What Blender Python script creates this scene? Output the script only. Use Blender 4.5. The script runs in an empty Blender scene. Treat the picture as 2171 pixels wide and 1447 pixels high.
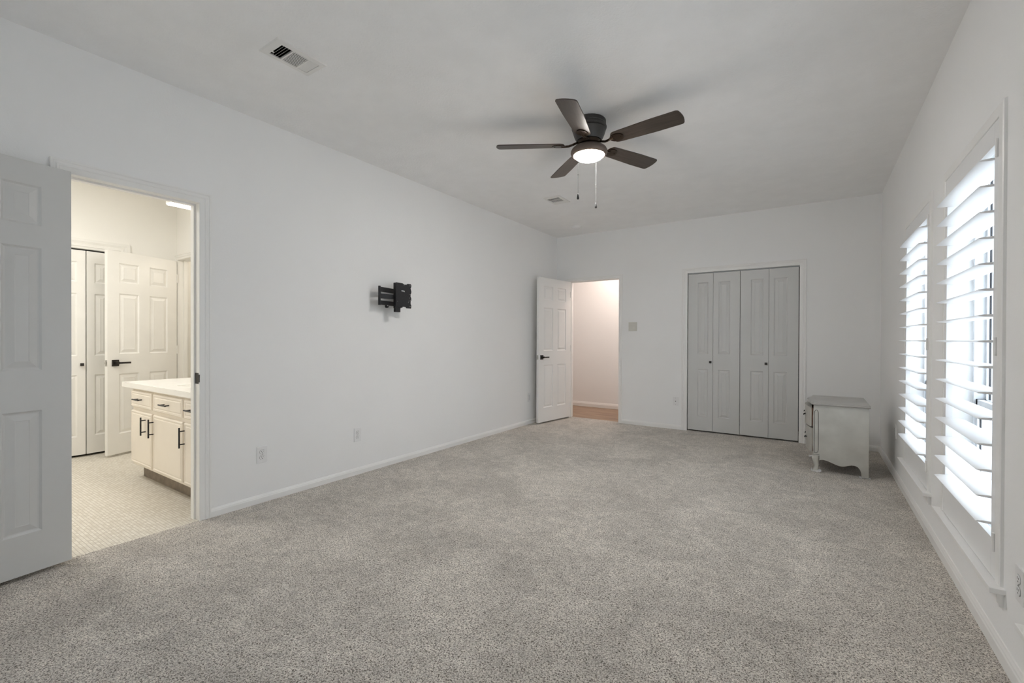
import bpy, bmesh, math, random
from mathutils import Vector, Matrix
random.seed(7)
PI = math.pi
S = bpy.context.scene
C = S.collection

# ------------------------------------------------------------------ camera
F, YAW, PITCH, ROLL = 954.0862, -0.5916, -0.0053, 0.0037
CAM = Vector((3.301, -6.1469, 1.1818))
cd = bpy.data.cameras.new('camera'); cam = bpy.data.objects.new('camera', cd); C.objects.link(cam)
cd.sensor_fit = 'HORIZONTAL'; cd.sensor_width = 36; cd.lens = F / 2171 * 36; cd.clip_start = 0.05
_f = Vector((math.sin(YAW) * math.cos(PITCH), math.cos(YAW) * math.cos(PITCH), math.sin(PITCH)))
_r = Vector((math.cos(YAW), -math.sin(YAW), 0)); _u = _r.cross(_f)
_c, _s = math.cos(ROLL), math.sin(ROLL)
_r2 = _r * _c + _u * _s; _u2 = -_r * _s + _u * _c
cam.matrix_world = Matrix(((_r2.x, _u2.x, -_f.x, CAM.x), (_r2.y, _u2.y, -_f.y, CAM.y), (_r2.z, _u2.z, -_f.z, CAM.z), (0, 0, 0, 1)))
S.camera = cam

# ------------------------------------------------------------------ colour management, world
S.view_settings.view_transform = 'Standard'; S.view_settings.look = 'None'
S.view_settings.gamma = 1; S.view_settings.use_curve_mapping = False
S.view_settings.exposure = 0.3
S.cycles.use_denoising = True
S.cycles.max_bounces = 14; S.cycles.diffuse_bounces = 12; S.cycles.glossy_bounces = 4
S.cycles.transparent_max_bounces = 24
S.cycles.caustics_reflective = False; S.cycles.caustics_refractive = False
S.cycles.sample_clamp_indirect = 8

SKY = 7.0
w = bpy.data.worlds.new('sky'); S.world = w; w.use_nodes = True
nt = w.node_tree; bg = nt.nodes['Background']
tc = nt.nodes.new('ShaderNodeTexCoord'); sep = nt.nodes.new('ShaderNodeSeparateXYZ')
cr = nt.nodes.new('ShaderNodeValToRGB')
cr.color_ramp.elements[0].position = 0.0; cr.color_ramp.elements[0].color = (0.335, 0.378, 0.43, 1)
cr.color_ramp.elements[1].position = 1.0; cr.color_ramp.elements[1].color = (0.83, 0.92, 1.03, 1)
nt.links.new(tc.outputs['Generated'], sep.inputs[0]); nt.links.new(sep.outputs['Z'], cr.inputs[0])
nt.links.new(cr.outputs[0], bg.inputs[0]); bg.inputs[1].default_value = SKY

W, H, YB = 3.887, 2.74, -7.0          # right wall, ceiling, rear wall
WIN = [(-3.655, -2.91), (-2.411, -1.66), (-4.90, -4.155)]   # shutter openings (y0, y1)
WZ0, WZ1 = 0.27, 2.03

REAR = (1.30, 2.30, 1.10, 1.95)        # unseen window added for fill light behind the viewpoint (x0, x1, z0, z1)

def lamp(name, kind, loc, energy, col, size=0.1, rot=(0, 0, 0), sy=None):
    l = bpy.data.lights.new(name, kind); l.energy = energy; l.color = col
    if kind == 'AREA':
        l.size = size
        if sy: l.shape = 'RECTANGLE'; l.size_y = sy
    else:
        l.shadow_soft_size = size
    o = bpy.data.objects.new(name, l); C.objects.link(o); o.location = loc; o.rotation_euler = rot
    return o

# ------------------------------------------------------------------ materials
def mat(name, col, rough=0.5, metal=0.0, noise=None, bump=None, spec=0.5, coat=0.0):
    """noise=(scale, amount) tone variation; bump=(scale, strength, distance)"""
    m = bpy.data.materials.new(name); m.use_nodes = True
    n = m.node_tree.nodes; l = m.node_tree.links; b = n['Principled BSDF']
    b.inputs['Base Color'].default_value = (*col, 1); b.inputs['Roughness'].default_value = rough
    b.inputs['Metallic'].default_value = metal; b.inputs['Specular IOR Level'].default_value = spec
    b.inputs['Coat Weight'].default_value = coat
    t = n.new('ShaderNodeTexCoord')
    sc, am = noise or (6.0, 0.02)
    nz = n.new('ShaderNodeTexNoise'); nz.inputs['Scale'].default_value = sc; nz.inputs['Detail'].default_value = 6
    l.new(t.outputs['Object'], nz.inputs['Vector'])
    mr = n.new('ShaderNodeMapRange'); mr.inputs['From Min'].default_value = 0.3; mr.inputs['From Max'].default_value = 0.7
    mr.inputs['To Min'].default_value = 1 - am; mr.inputs['To Max'].default_value = 1 + am
    l.new(nz.outputs[0], mr.inputs[0])
    mx = n.new('ShaderNodeVectorMath'); mx.operation = 'SCALE'; mx.inputs[0].default_value = col
    l.new(mr.outputs[0], mx.inputs['Scale']); l.new(mx.outputs[0], b.inputs['Base Color'])
    if bump:
        bz = n.new('ShaderNodeTexNoise'); bz.inputs['Scale'].default_value = bump[0]; bz.inputs['Detail'].default_value = 4
        l.new(t.outputs['Object'], bz.inputs['Vector'])
        bp = n.new('ShaderNodeBump'); bp.inputs['Strength'].default_value = bump[1]; bp.inputs['Distance'].default_value = bump[2]
        l.new(bz.outputs[0], bp.inputs['Height']); l.new(bp.outputs[0], b.inputs['Normal'])
    return m

M = {}
M['wall'] = mat('wall_paint', (0.865, 0.865, 0.862), 0.75, bump=(90, 0.25, 0.002), noise=(1.5, 0.01))
M['trim'] = mat('trim_paint', (0.85, 0.845, 0.83), 0.35, noise=(4, 0.01))
M['door'] = mat('door_paint', (0.62, 0.62, 0.61), 0.38, noise=(5, 0.012), bump=(160, 0.12, 0.001))
M['shutter'] = mat('shutter_paint', (0.83, 0.83, 0.83), 0.35, noise=(4, 0.01))
M['bath_wall'] = mat('bathroom_paint', (0.84, 0.83, 0.80), 0.7, bump=(90, 0.2, 0.002), noise=(1.5, 0.01))
M['bath_trim'] = mat('bathroom_trim', (0.78, 0.77, 0.74), 0.35)
M['cream'] = mat('cream_cabinet', (0.79, 0.73, 0.645), 0.4, noise=(8, 0.015))
M['counter'] = mat('counter_white', (0.86, 0.85, 0.82), 0.18, noise=(10, 0.01))
M['bronze'] = mat('dark_bronze', (0.045, 0.04, 0.036), 0.38, 0.7, noise=(40, 0.1))
M['nickel'] = mat('brushed_nickel', (0.45, 0.44, 0.42), 0.3, 1.0)
M['fan_metal'] = mat('fan_housing_bronze', (0.06, 0.058, 0.056), 0.45, 0.35, noise=(30, 0.08))
M['iron'] = mat('fan_iron_bronze', (0.05, 0.035, 0.025), 0.28, 0.7, noise=(30, 0.08))
M['black'] = mat('black_powder_coat', (0.022, 0.022, 0.024), 0.45, 0.2, noise=(60, 0.15))
M['void'] = mat('closet_shade_black', (0.02, 0.02, 0.02), 0.9)  # near black stands in for the shade inside closed closets
M['plate'] = mat('white_plastic', (0.80, 0.80, 0.80), 0.35)
M['ivory'] = mat('light_almond_plastic', (0.66, 0.65, 0.60), 0.4)
M['pit'] = mat('duct_shade_black', (0.004, 0.004, 0.004), 1.0, spec=0.0)
M['slot'] = mat('dark_slot', (0.03, 0.03, 0.03), 0.6)
M['alu'] = mat('aluminium_frame', (0.72, 0.74, 0.76), 0.4, 0.3, noise=(20, 0.03))
M['rubber'] = mat('black_gasket', (0.03, 0.03, 0.035), 0.5)
M['vent'] = mat('vent_enamel', (0.80, 0.79, 0.77), 0.4)
M['silver'] = mat('silver_grey_furniture_paint', (0.54, 0.53, 0.49), 0.36, 0.25, noise=(7, 0.10), bump=(40, 0.1, 0.001))
M['silver_top'] = mat('silver_furniture_top', (0.46, 0.45, 0.43), 0.28, 0.35, noise=(7, 0.08))
M['antique'] = mat('antique_grey_glaze', (0.17, 0.165, 0.15), 0.5)
M['wood_edge'] = mat('drawer_side_wood', (0.16, 0.09, 0.06), 0.6, noise=(30, 0.3))
M['foam'] = mat('white_foam', (0.85, 0.85, 0.85), 0.6, noise=(30, 0.05))
M['concrete'] = mat('bounce_concrete', (0.80, 0.79, 0.77), 0.9, noise=(3, 0.1))
M['fence'] = mat('added_fence_board', (0.55, 0.53, 0.50), 0.9, noise=(9, 0.15))
M['brick'] = mat('exterior_brick', (0.42, 0.34, 0.29), 0.9, noise=(12, 0.2))
M['chain'] = mat('pull_chain_metal', (0.10, 0.10, 0.10), 0.7, 0.0)
M['kick'] = mat('shaded_toe_kick', (0.22, 0.18, 0.14), 0.7, noise=(20, 0.2))  # darkened to paint in the shade of the recess under the cabinet

def emis(name, col, st):
    m = bpy.data.materials.new(name); m.use_nodes = True
    b = m.node_tree.nodes['Principled BSDF']; b.inputs['Base Color'].default_value = (0.9, 0.9, 0.88, 1)
    b.inputs['Emission Color'].default_value = (*col, 1); b.inputs['Emission Strength'].default_value = st
    b.inputs['Roughness'].default_value = 0.3
    return m
M['glow'] = emis('frosted_glass_lit', (1.0, 0.97, 0.935), 150.0)
M['panel_light'] = emis('luminous_diffuser', (1.0, 0.97, 0.93), 5.5)

# ceiling: knock-down texture
m = mat('ceiling_knockdown', (0.89, 0.89, 0.89), 0.8); M['ceil'] = m
n, l = m.node_tree.nodes, m.node_tree.links
t = n.new('ShaderNodeTexCoord')
v = n.new('ShaderNodeTexNoise'); v.inputs['Scale'].default_value = 75; v.inputs['Detail'].default_value = 2; v.inputs['Distortion'].default_value = 0.2
l.new(t.outputs['Object'], v.inputs['Vector'])
r = n.new('ShaderNodeMapRange'); r.inputs['From Min'].default_value = 0.48; r.inputs['From Max'].default_value = 0.68
l.new(v.outputs[0], r.inputs[0])
bp = n.new('ShaderNodeBump'); bp.inputs['Strength'].default_value = 0.22; bp.inputs['Distance'].default_value = 0.0025
l.new(r.outputs[0], bp.inputs['Height']); l.new(bp.outputs[0], n['Principled BSDF'].inputs['Normal'])

# carpet: mottled pile; dark specks paint the shade in crevices between tufts
m = bpy.data.materials.new('beige_grey_cut_pile_carpet'); m.use_nodes = True; M['carpet'] = m
n, l = m.node_tree.nodes, m.node_tree.links; b = n['Principled BSDF']
b.inputs['Roughness'].default_value = 1.0; b.inputs['Specular IOR Level'].default_value = 0.1
b.inputs['Sheen Weight'].default_value = 0.25; b.inputs['Sheen Roughness'].default_value = 0.5
t = n.new('ShaderNodeTexCoord')
def noise_node(scale, detail, rough=0.6, dist=0.0):
    q = n.new('ShaderNodeTexNoise'); q.inputs['Scale'].default_value = scale; q.inputs['Detail'].default_value = detail
    q.inputs['Roughness'].default_value = rough; q.inputs['Distortion'].default_value = dist
    l.new(t.outputs['Object'], q.inputs['Vector']); return q
fine = noise_node(175, 2, 0.65, 0.9); mid = noise_node(14, 4, 0.65); big = noise_node(2.3, 4, 0.6, 0.6)
cr = n.new('ShaderNodeValToRGB'); e = cr.color_ramp.elements
e[0].position = 0.39; e[0].color = (0.12, 0.099, 0.07, 1); e[1].position = 0.60; e[1].color = (0.88, 0.825, 0.755, 1)
k = e.new(0.47); k.color = (0.555, 0.508, 0.45, 1)
l.new(fine.outputs[0], cr.inputs[0])
def rng(src, lo, hi, a, bb):
    q = n.new('ShaderNodeMapRange'); q.inputs['From Min'].default_value = lo; q.inputs['From Max'].default_value = hi
    q.inputs['To Min'].default_value = a; q.inputs['To Max'].default_value = bb; l.new(src, q.inputs[0]); return q
r1 = rng(mid.outputs[0], 0.3, 0.7, 0.84, 1.14); r2 = rng(big.outputs[0], 0.35, 0.65, 0.86, 1.12)
mu = n.new('ShaderNodeMath'); mu.operation = 'MULTIPLY'; l.new(r1.outputs[0], mu.inputs[0]); l.new(r2.outputs[0], mu.inputs[1])
vm = n.new('ShaderNodeVectorMath'); vm.operation = 'SCALE'; l.new(cr.outputs[0], vm.inputs[0]); l.new(mu.outputs[0], vm.inputs['Scale'])
l.new(vm.outputs[0], b.inputs['Base Color'])
ad = n.new('ShaderNodeMath'); ad.operation = 'MULTIPLY_ADD'; ad.inputs[1].default_value = 0.5
l.new(mid.outputs[0], ad.inputs[0]); l.new(fine.outputs[0], ad.inputs[2])
bp = n.new('ShaderNodeBump'); bp.inputs['Strength'].default_value = 0.8; bp.inputs['Distance'].default_value = 0.010
l.new(ad.outputs[0], bp.inputs['Height']); l.new(bp.outputs[0], b.inputs['Normal'])

# small mosaic tile
m = bpy.data.materials.new('small_mosaic_tile'); m.use_nodes = True; M['tile'] = m
n, l = m.node_tree.nodes, m.node_tree.links; b = n['Principled BSDF']; b.inputs['Roughness'].default_value = 0.45
t = n.new('ShaderNodeTexCoord'); br = n.new('ShaderNodeTexBrick')
br.offset = 0.5; br.inputs['Scale'].default_value = 1.0; br.inputs['Brick Width'].default_value = 0.026
br.inputs['Row Height'].default_value = 0.017; br.inputs['Mortar Size'].default_value = 0.0016; br.inputs['Mortar Smooth'].default_value = 0.1
br.inputs['Color1'].default_value = (0.74, 0.71, 0.64, 1); br.inputs['Color2'].default_value = (0.60, 0.56, 0.48, 1)
br.inputs['Mortar'].default_value = (0.46, 0.42, 0.36, 1)
l.new(t.outputs['Object'], br.inputs['Vector']); l.new(br.outputs['Color'], b.inputs['Base Color'])
bp = n.new('ShaderNodeBump'); bp.inputs['Strength'].default_value = 0.4; bp.inputs['Distance'].default_value = 0.002; bp.invert = True
l.new(br.outputs['Fac'], bp.inputs['Height']); l.new(bp.outputs[0], b.inputs['Normal'])

# vinyl plank
def wood(name, c1, c2, scale, rough, axis='X', stretch=0.07):
    m = bpy.data.materials.new(name); m.use_nodes = True
    n, l = m.node_tree.nodes, m.node_tree.links; b = n['Principled BSDF']; b.inputs['Roughness'].default_value = rough
    t = n.new('ShaderNodeTexCoord'); mp = n.new('ShaderNodeMapping')
    mp.inputs['Scale'].default_value = (stretch, 1, 1) if axis == 'X' else (1, stretch, 1)
    l.new(t.outputs['Object'], mp.inputs[0])
    q = n.new('ShaderNodeTexNoise'); q.inputs['Scale'].default_value = scale; q.inputs['Detail'].default_value = 8; q.inputs['Distortion'].default_value = 0.8
    l.new(mp.outputs[0], q.inputs['Vector'])
    cr = n.new('ShaderNodeValToRGB'); cr.color_ramp.elements[0].position = 0.32; cr.color_ramp.elements[0].color = (*c1, 1)
    cr.color_ramp.elements[1].position = 0.68; cr.color_ramp.elements[1].color = (*c2, 1)
    l.new(q.outputs[0], cr.inputs[0]); l.new(cr.outputs[0], b.inputs['Base Color'])
    return m
M['plank'] = wood('oak_vinyl_plank', (0.20, 0.12, 0.075), (0.43, 0.30, 0.20), 26, 0.4)
M['blade'] = wood('dark_walnut_blade', (0.036, 0.027, 0.021), (0.066, 0.050, 0.040), 60, 0.42)
M['kit'] = mat('lamplit_kit_bronze', (0.15, 0.115, 0.095), 0.45, 0.3, noise=(30, 0.05))  # browner than the housing to paint in the glow of the lit glass

# thin clear pane
m = bpy.data.materials.new('window_glass'); m.use_nodes = True; M['glass'] = m
n, l = m.node_tree.nodes, m.node_tree.links; n.remove(n['Principled BSDF'])
tr = n.new('ShaderNodeBsdfTransparent'); tr.inputs[0].default_value = (0.94, 0.95, 0.95, 1)
gl = n.new('ShaderNodeBsdfGlossy'); gl.inputs['Roughness'].default_value = 0.02
fr = n.new('ShaderNodeLayerWeight'); mix = n.new('ShaderNodeMixShader')
pw = n.new('ShaderNodeMath'); pw.operation = 'POWER'; pw.inputs[1].default_value = 5; l.new(fr.outputs['Facing'], pw.inputs[0])
ma = n.new('ShaderNodeMath'); ma.operation = 'MULTIPLY_ADD'; ma.inputs[1].default_value = 0.55; ma.inputs[2].default_value = 0.03; l.new(pw.outputs[0], ma.inputs[0])
l.new(ma.outputs[0], mix.inputs[0]); l.new(tr.outputs[0], mix.inputs[1]); l.new(gl.outputs[0], mix.inputs[2])
l.new(mix.outputs[0], n['Material Output'].inputs[0])

# ------------------------------------------------------------------ mesh helpers
def box(bm, x0, y0, z0, x1, y1, z1, bev=0.0):
    vs = [bm.verts.new(p) for p in ((x0, y0, z0), (x1, y0, z0), (x1, y1, z0), (x0, y1, z0), (x0, y0, z1), (x1, y0, z1), (x1, y1, z1), (x0, y1, z1))]
    fs = [bm.faces.new([vs[i] for i in q]) for q in ((0, 3, 2, 1), (4, 5, 6, 7), (0, 1, 5, 4), (1, 2, 6, 5), (2, 3, 7, 6), (3, 0, 4, 7))]
    if bev:
        es = list({e for f in fs for e in f.edges})
        bmesh.ops.bevel(bm, geom=es, offset=bev, segments=2, affect='EDGES', profile=0.6)
    return vs

def lathe(bm, prof, segs=48, cx=0, cy=0, cap=True):
    rings = []
    for r, z in prof:
        rings.append([bm.verts.new((cx + r * math.cos(2 * PI * i / segs), cy + r * math.sin(2 * PI * i / segs), z)) for i in range(segs)])
    for a, b in zip(rings, rings[1:]):
        for i in range(segs):
            j = (i + 1) % segs
            bm.faces.new((a[i], a[j], b[j], b[i]))
    if cap:
        bm.faces.new(rings[0][::-1]); bm.faces.new(rings[-1])

def tube(bm, p, q, r, segs=10, r2=None):
    p, q = Vector(p), Vector(q); d = (q - p).normalized()
    a = d.orthogonal().normalized(); b = d.cross(a); r2 = r if r2 is None else r2
    A = [bm.verts.new(p + (a * math.cos(2 * PI * i / segs) + b * math.sin(2 * PI * i / segs)) * r) for i in range(segs)]
    B = [bm.verts.new(q + (a * math.cos(2 * PI * i / segs) + b * math.sin(2 * PI * i / segs)) * r2) for i in range(segs)]
    for i in range(segs):
        j = (i + 1) % segs; bm.faces.new((A[i], A[j], B[j], B[i]))
    bm.faces.new(A[::-1]); bm.faces.new(B)

def prism(bm, pts, vec):
    """pts: list of 3-D points of a planar outline, extruded by vec"""
    vec = Vector(vec)
    a = [bm.verts.new(Vector(p)) for p in pts]; b = [bm.verts.new(Vector(p) + vec) for p in pts]
    k = len(pts)
    bm.faces.new(a[::-1]); bm.faces.new(b)
    for i in range(k):
        j = (i + 1) % k; bm.faces.new((a[i], a[j], b[j], b[i]))

def obj(name, bm, material, parent=None, smooth=False, sharp=None, kind=None, label=None, cat=None, group=None):
    bmesh.ops.recalc_face_normals(bm, faces=bm.faces)
    me = bpy.data.meshes.new(name); bm.to_mesh(me); bm.free()
    me.materials.append(material)
    if smooth:
        for p in me.polygons: p.use_smooth = True
        try: me.set_sharp_from_angle(angle=math.radians(sharp or 35))
        except Exception: pass
    o = bpy.data.objects.new(name, me); C.objects.link(o)
    if parent: o.parent = parent
    tag(o, label, cat, group, kind)
    return o

def tag(o, label=None, cat=None, group=None, kind=None):
    if label: o['label'] = label
    if cat: o['category'] = cat
    if group: o['group'] = group
    if kind: o['kind'] = kind

def thing(name, label, cat, loc=(0, 0, 0), rz=0, group=None, kind=None):
    o = bpy.data.objects.new(name, None); C.objects.link(o); o.location = loc; o.rotation_euler = (0, 0, rz)
    o.empty_display_size = 0.05
    tag(o, label, cat, group, kind)
    return o

def dup(root, loc=None, rz=None, label=None):
    r = root.copy(); C.objects.link(r)
    if loc is not None: r.location = loc
    if rz is not None: r.rotation_euler = (0, 0, rz)
    if label: r['label'] = label
    for ch in list(root.children):
        c = ch.copy(); C.objects.link(c); c.parent = r
        for g in ch.children:
            d = g.copy(); C.objects.link(d); d.parent = c
    return r

NB = bmesh.new

def holed(bm, mapf, u0, u1, z0, z1, holes, th):
    """wall slab in (u, z) with rectangular holes, mapf(u, z, d) -> xyz, thickness th"""
    us = sorted({u0, u1, *[min(max(h[0], u0), u1) for h in holes], *[min(max(h[1], u0), u1) for h in holes]})
    zs = sorted({z0, z1, *[min(max(h[2], z0), z1) for h in holes], *[min(max(h[3], z0), z1) for h in holes]})
    nu, nz = len(us) - 1, len(zs) - 1
    def solid(i, j):
        if i < 0 or j < 0 or i >= nu or j >= nz: return False
        cu, cz = (us[i] + us[i + 1]) / 2, (zs[j] + zs[j + 1]) / 2
        return not any(h[0] < cu < h[1] and h[2] < cz < h[3] for h in holes)
    vc = {}
    def V(i, j, k):
        if (i, j, k) not in vc: vc[(i, j, k)] = bm.verts.new(mapf(us[i], zs[j], th if k else 0))
        return vc[(i, j, k)]
    for i in range(nu):
        for j in range(nz):
            if not solid(i, j): continue
            bm.faces.new((V(i, j, 0), V(i + 1, j, 0), V(i + 1, j + 1, 0), V(i, j + 1, 0)))
            bm.faces.new((V(i, j, 1), V(i, j + 1, 1), V(i + 1, j + 1, 1), V(i + 1, j, 1)))
            for (di, dj, a, b) in ((-1, 0, (i, j), (i, j + 1)), (1, 0, (i + 1, j), (i + 1, j + 1)), (0, -1, (i, j), (i + 1, j)), (0, 1, (i, j + 1), (i + 1, j + 1))):
                if not solid(i + di, j + dj):
                    bm.faces.new((V(*a, 0), V(*b, 0), V(*b, 1), V(*a, 1)))

LW = lambda u, z, d: (-d, u, z)                 # left wall, room side x=0
BW = lambda u, z, d: (u, d, z)                  # back wall, room side y=0
RW = lambda u, z, d: (W + d, u, z)
def wall(name, mapf, u0, u1, z0, z1, holes, th, material, label):
    bm = NB(); holed(bm, mapf, u0, u1, z0, z1, holes, th)
    return obj(name, bm, material, kind='structure', label=label, cat='wall')

CAS = [(0, 0), (0, .009), (.004, .011), (.030, .012), (.034, .015), (.040, .016), (.046, .0135), (.052, .014), (.057, .018), (.064, .018), (.066, .016), (.066, 0)]
def casing(bm, mapf, u0, u1, zt, zb=0.0, prof=CAS, sign=-1):
    """mitred three-sided casing around an opening; depth goes into the room (sign)"""
    cols = []
    for (o, d) in prof:
        cols.append([bm.verts.new(mapf(*p, sign * d)) for p in ((u0 - o, zb), (u0 - o, zt + o), (u1 + o, zt + o), (u1 + o, zb))])
    k = len(prof)
    for i in range(k):
        j = (i + 1) % k
        for s in range(3):
            bm.faces.new((cols[i][s], cols[j][s], cols[j][s + 1], cols[i][s + 1]))
    bm.faces.new([c[0] for c in cols]); bm.faces.new([c[3] for c in cols][::-1])

BASE = [(0, 0), (.013, 0), (.013, .036), (.0105, .041), (.0095, .046), (.006, .052), (.004, .057), (0, .058)]
def baseboard(bm, p, q, nrm, h=1.0):
    p, q, nrm = Vector(p), Vector(q), Vector(nrm)
    prism(bm, [p + nrm * d + Vector((0, 0, z * h)) for d, z in BASE], q - p)

# ------------------------------------------------------------------ room shell
OPL = (-5.48, -4.862)      # bathroom doorway in left wall
OPB = (0.221, 0.998)       # hall doorway in back wall
OPC = (1.926, 3.157)       # closet opening
DZ = 2.052
bm = NB(); box(bm, 0, YB, -0.1, W, 0.0, 0.0)
box(bm, OPB[0] - 0.016, 0, -0.1, OPB[1] + 0.016, 0.075, 0.0)
box(bm, OPC[0], 0, -0.1, OPC[1], 0.75, 0.0)
obj('floor', bm, M['carpet'], kind='structure', label='beige grey cut pile carpet floor of the bedroom', cat='carpet')
bm = NB(); box(bm, -2.80, YB, -0.1, 0.0, -4.0, 0.0)
obj('floor_bathroom', bm, M['tile'], kind='structure', label='pale mosaic tile floor beyond the left doorway', cat='floor')
bm = NB(); box(bm, -1.6, 0.075, -0.1, 1.8, 1.3, -0.002)
box(bm, -1.6, 0.119, -0.1, 1.8, 0.12, -0.003)
obj('floor_hallway', bm, M['plank'], kind='structure', label='brown wood plank floor of the hallway beyond the back doorway', cat='floor')
bm = NB(); box(bm, 0, YB, H, W, 0, H + 0.1)
obj('ceiling', bm, M['ceil'], kind='structure', label='white textured bedroom ceiling', cat='ceiling')
bm = NB(); box(bm, -2.9, YB, H, -0.0, -3.0, H + 0.1)
obj('ceiling_bathroom', bm, M['bath_wall'], kind='structure', label='cream bathroom ceiling beyond the left doorway', cat='ceiling')
bm = NB(); box(bm, -1.6, 0.0, H, 1.8, 1.4, H + 0.1)
obj('ceiling_hallway', bm, M['wall'], kind='structure', label='hallway ceiling beyond the back doorway', cat='ceiling')

wall('wall_left', LW, YB, 0, 0, H, [(OPL[0] - 0.016, OPL[1] + 0.016, -1, DZ + 0.016)], 0.12, M['wall'], 'long white left wall with the bathroom doorway')
wall('wall_back', BW, -0.12, W + 0.12, 0, H, [(OPB[0] - 0.016, OPB[1] + 0.016, -1, DZ + 0.016), (OPC[0] - 0.016, OPC[1] + 0.016, -1, DZ + 0.008)], 0.12, M['wall'], 'white far wall with hall doorway and closet')
wall('wall_right', RW, YB, 0, 0, H, [(a - 0.02, b + 0.02, WZ0 + 0.01, WZ1 + 0.01) for a, b in WIN], 0.18, M['wall'], 'white right wall with shuttered windows')
wall('wall_rear', lambda u, z, d: (u, YB - d, z), -0.12, W + 0.18, 0, H, [REAR], 0.12, M['wall'], 'white wall behind the viewpoint with an added unseen window')
t = thing('window_4', 'unseen window added behind the viewpoint to light the room', 'window', (0, 0, 0), 0, kind='structure')
bm = NB(); xm = (REAR[0] + REAR[1]) / 2; z0, z1 = REAR[2], REAR[3]
for q in ((REAR[0], z0, REAR[0] + 0.04, z1), (REAR[1] - 0.04, z0, REAR[1], z1), (xm - 0.03, z0, xm + 0.03, z1), (REAR[0], z1 - 0.04, REAR[1], z1), (REAR[0], z0, REAR[1], z0 + 0.04)):
    box(bm, q[0], YB - 0.09, q[1], q[2], YB - 0.04, q[3])
obj('window_frame', bm, M['alu'], t)
bm = NB(); box(bm, REAR[0] + 0.03, YB - 0.066, z0 + 0.03, REAR[1] - 0.03, YB - 0.062, z1 - 0.03); obj('pane', bm, M['glass'], t)
# bathroom shell
BX = -2.735
wall('wall_bathroom_far', lambda u, z, d: (BX - d, u, z), YB, -4.0, 0, H, [(-5.816, -4.529, -1, 2.076)], 0.12, M['bath_wall'], 'cream far wall of the bathroom with a folding closet door')
wall('wall_bathroom_side', lambda u, z, d: (u, -4.018 + d, z), BX, -1.70, 0, H, [(-2.70, -2.004, -1, 2.076)], 0.10, M['bath_wall'], 'cream bathroom wall with a narrow doorway beside the open door')
bm = NB(); box(bm, -1.70, -4.22, 0, -0.12, -3.918, H)
obj('wall_bathroom_vanity', bm, M['bath_wall'], kind='structure', label='bathroom wall behind the vanity', cat='wall')
bm = NB(); box(bm, BX - 0.12, YB - 0.12, 0, -0.12, YB, H)
obj('wall_bathroom_rear', bm, M['bath_wall'], kind='structure', label='bathroom wall hidden behind the open door', cat='wall')
bm = NB()
box(bm, BX - 0.2, -3.10, 0, -1.3, -3.0, H); box(bm, BX - 0.2, -3.918, 0, BX, -3.0, H); box(bm, -1.4, -3.918, 0, -1.3, -3.0, H)
obj('wall_toilet_room', bm, M['bath_wall'], kind='structure', label='walls of the small room beyond the bathroom', cat='wall')
bm = NB(); box(bm, -2.9, -4.0, -0.1, -1.3, -3.0, 0)
obj('floor_toilet_room', bm, M['tile'], kind='structure', label='tile floor of the small room beyond the bathroom', cat='floor')
# closet interiors, blackened to paint in their shade
bm = NB(); box(bm, OPC[0] - 0.3, 0.75, 0, OPC[1] + 0.3, 0.8, H); box(bm, OPC[0] - 0.35, 0.12, 0, OPC[0] - 0.3, 0.8, H)
box(bm, OPC[1] + 0.3, 0.12, 0, OPC[1] + 0.35, 0.8, H); box(bm, OPC[0] - 0.3, 0.12, 2.3, OPC[1] + 0.3, 0.75, 2.35)
obj('wall_closet', bm, M['void'], kind='structure', label='inside of the bedroom closet, painted black for its shade', cat='wall')
bm = NB(); box(bm, BX - 0.7, -5.9, 0, BX - 0.65, -4.4, H); box(bm, BX - 0.7, -5.95, 0, BX - 0.12, -5.9, H); box(bm, BX - 0.7, -4.45, 0, BX - 0.12, -4.4, H)
box(bm, BX - 0.7, -5.9, 2.3, BX - 0.12, -4.4, 2.35); box(bm, BX - 0.7, -5.9, -0.1, BX, -4.4, -0.002)
obj('wall_linen_closet', bm, M['void'], kind='structure', label='inside of the bathroom closet, painted black for its shade', cat='wall')
# hallway shell
bm = NB(); box(bm, -1.6, 1.172, 0, 1.8, 1.3, H)
obj('wall_hallway_far', bm, M['wall'], kind='structure', label='warmly lit hallway wall beyond the open back door', cat='wall')
bm = NB(); box(bm, -1.7, 0.0, 0, -1.6, 1.3, H); box(bm, 1.55, 0.12, 0, 1.60, 1.3, H); box(bm, -1.6, 0.0, 0, -0.12, 0.12, H)
obj('wall_hallway_side', bm, M['wall'], kind='structure', label='hallway end walls', cat='wall')
bm = NB(); baseboard(bm, (-1.6, 1.172, 0), (1.55, 1.172, 0), (0, -1, 0), 1.45)
obj('baseboard_hallway', bm, M['trim'], kind='structure', label='white baseboard along the hallway wall', cat='baseboard')

# baseboards
bm = NB(); baseboard(bm, (0, OPL[1] + 0.066, 0), (0, -0.001, 0), (1, 0, 0)); baseboard(bm, (0, YB, 0), (0, OPL[0] - 0.066, 0), (1, 0, 0))
obj('baseboard_left', bm, M['trim'], kind='structure', label='low white baseboard along the left wall', cat='baseboard')
bm = NB()
for a, b in ((0.013, OPB[0] - 0.04), (OPB[1] + 0.04, OPC[0] - 0.066), (OPC[1] + 0.066, W)):
    baseboard(bm, (a, 0, 0), (b, 0, 0), (0, -1, 0))
obj('baseboard_back', bm, M['trim'], kind='structure', label='low white baseboard along the far wall', cat='baseboard')
bm = NB(); baseboard(bm, (W, YB, 0), (W, -0.013, 0), (-1, 0, 0), 1.25)
obj('baseboard_right', bm, M['trim'], kind='structure', label='white baseboard under the shuttered windows', cat='baseboard')
bm = NB(); baseboard(bm, (0, YB, 0), (W, YB, 0), (0, 1, 0))
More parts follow.
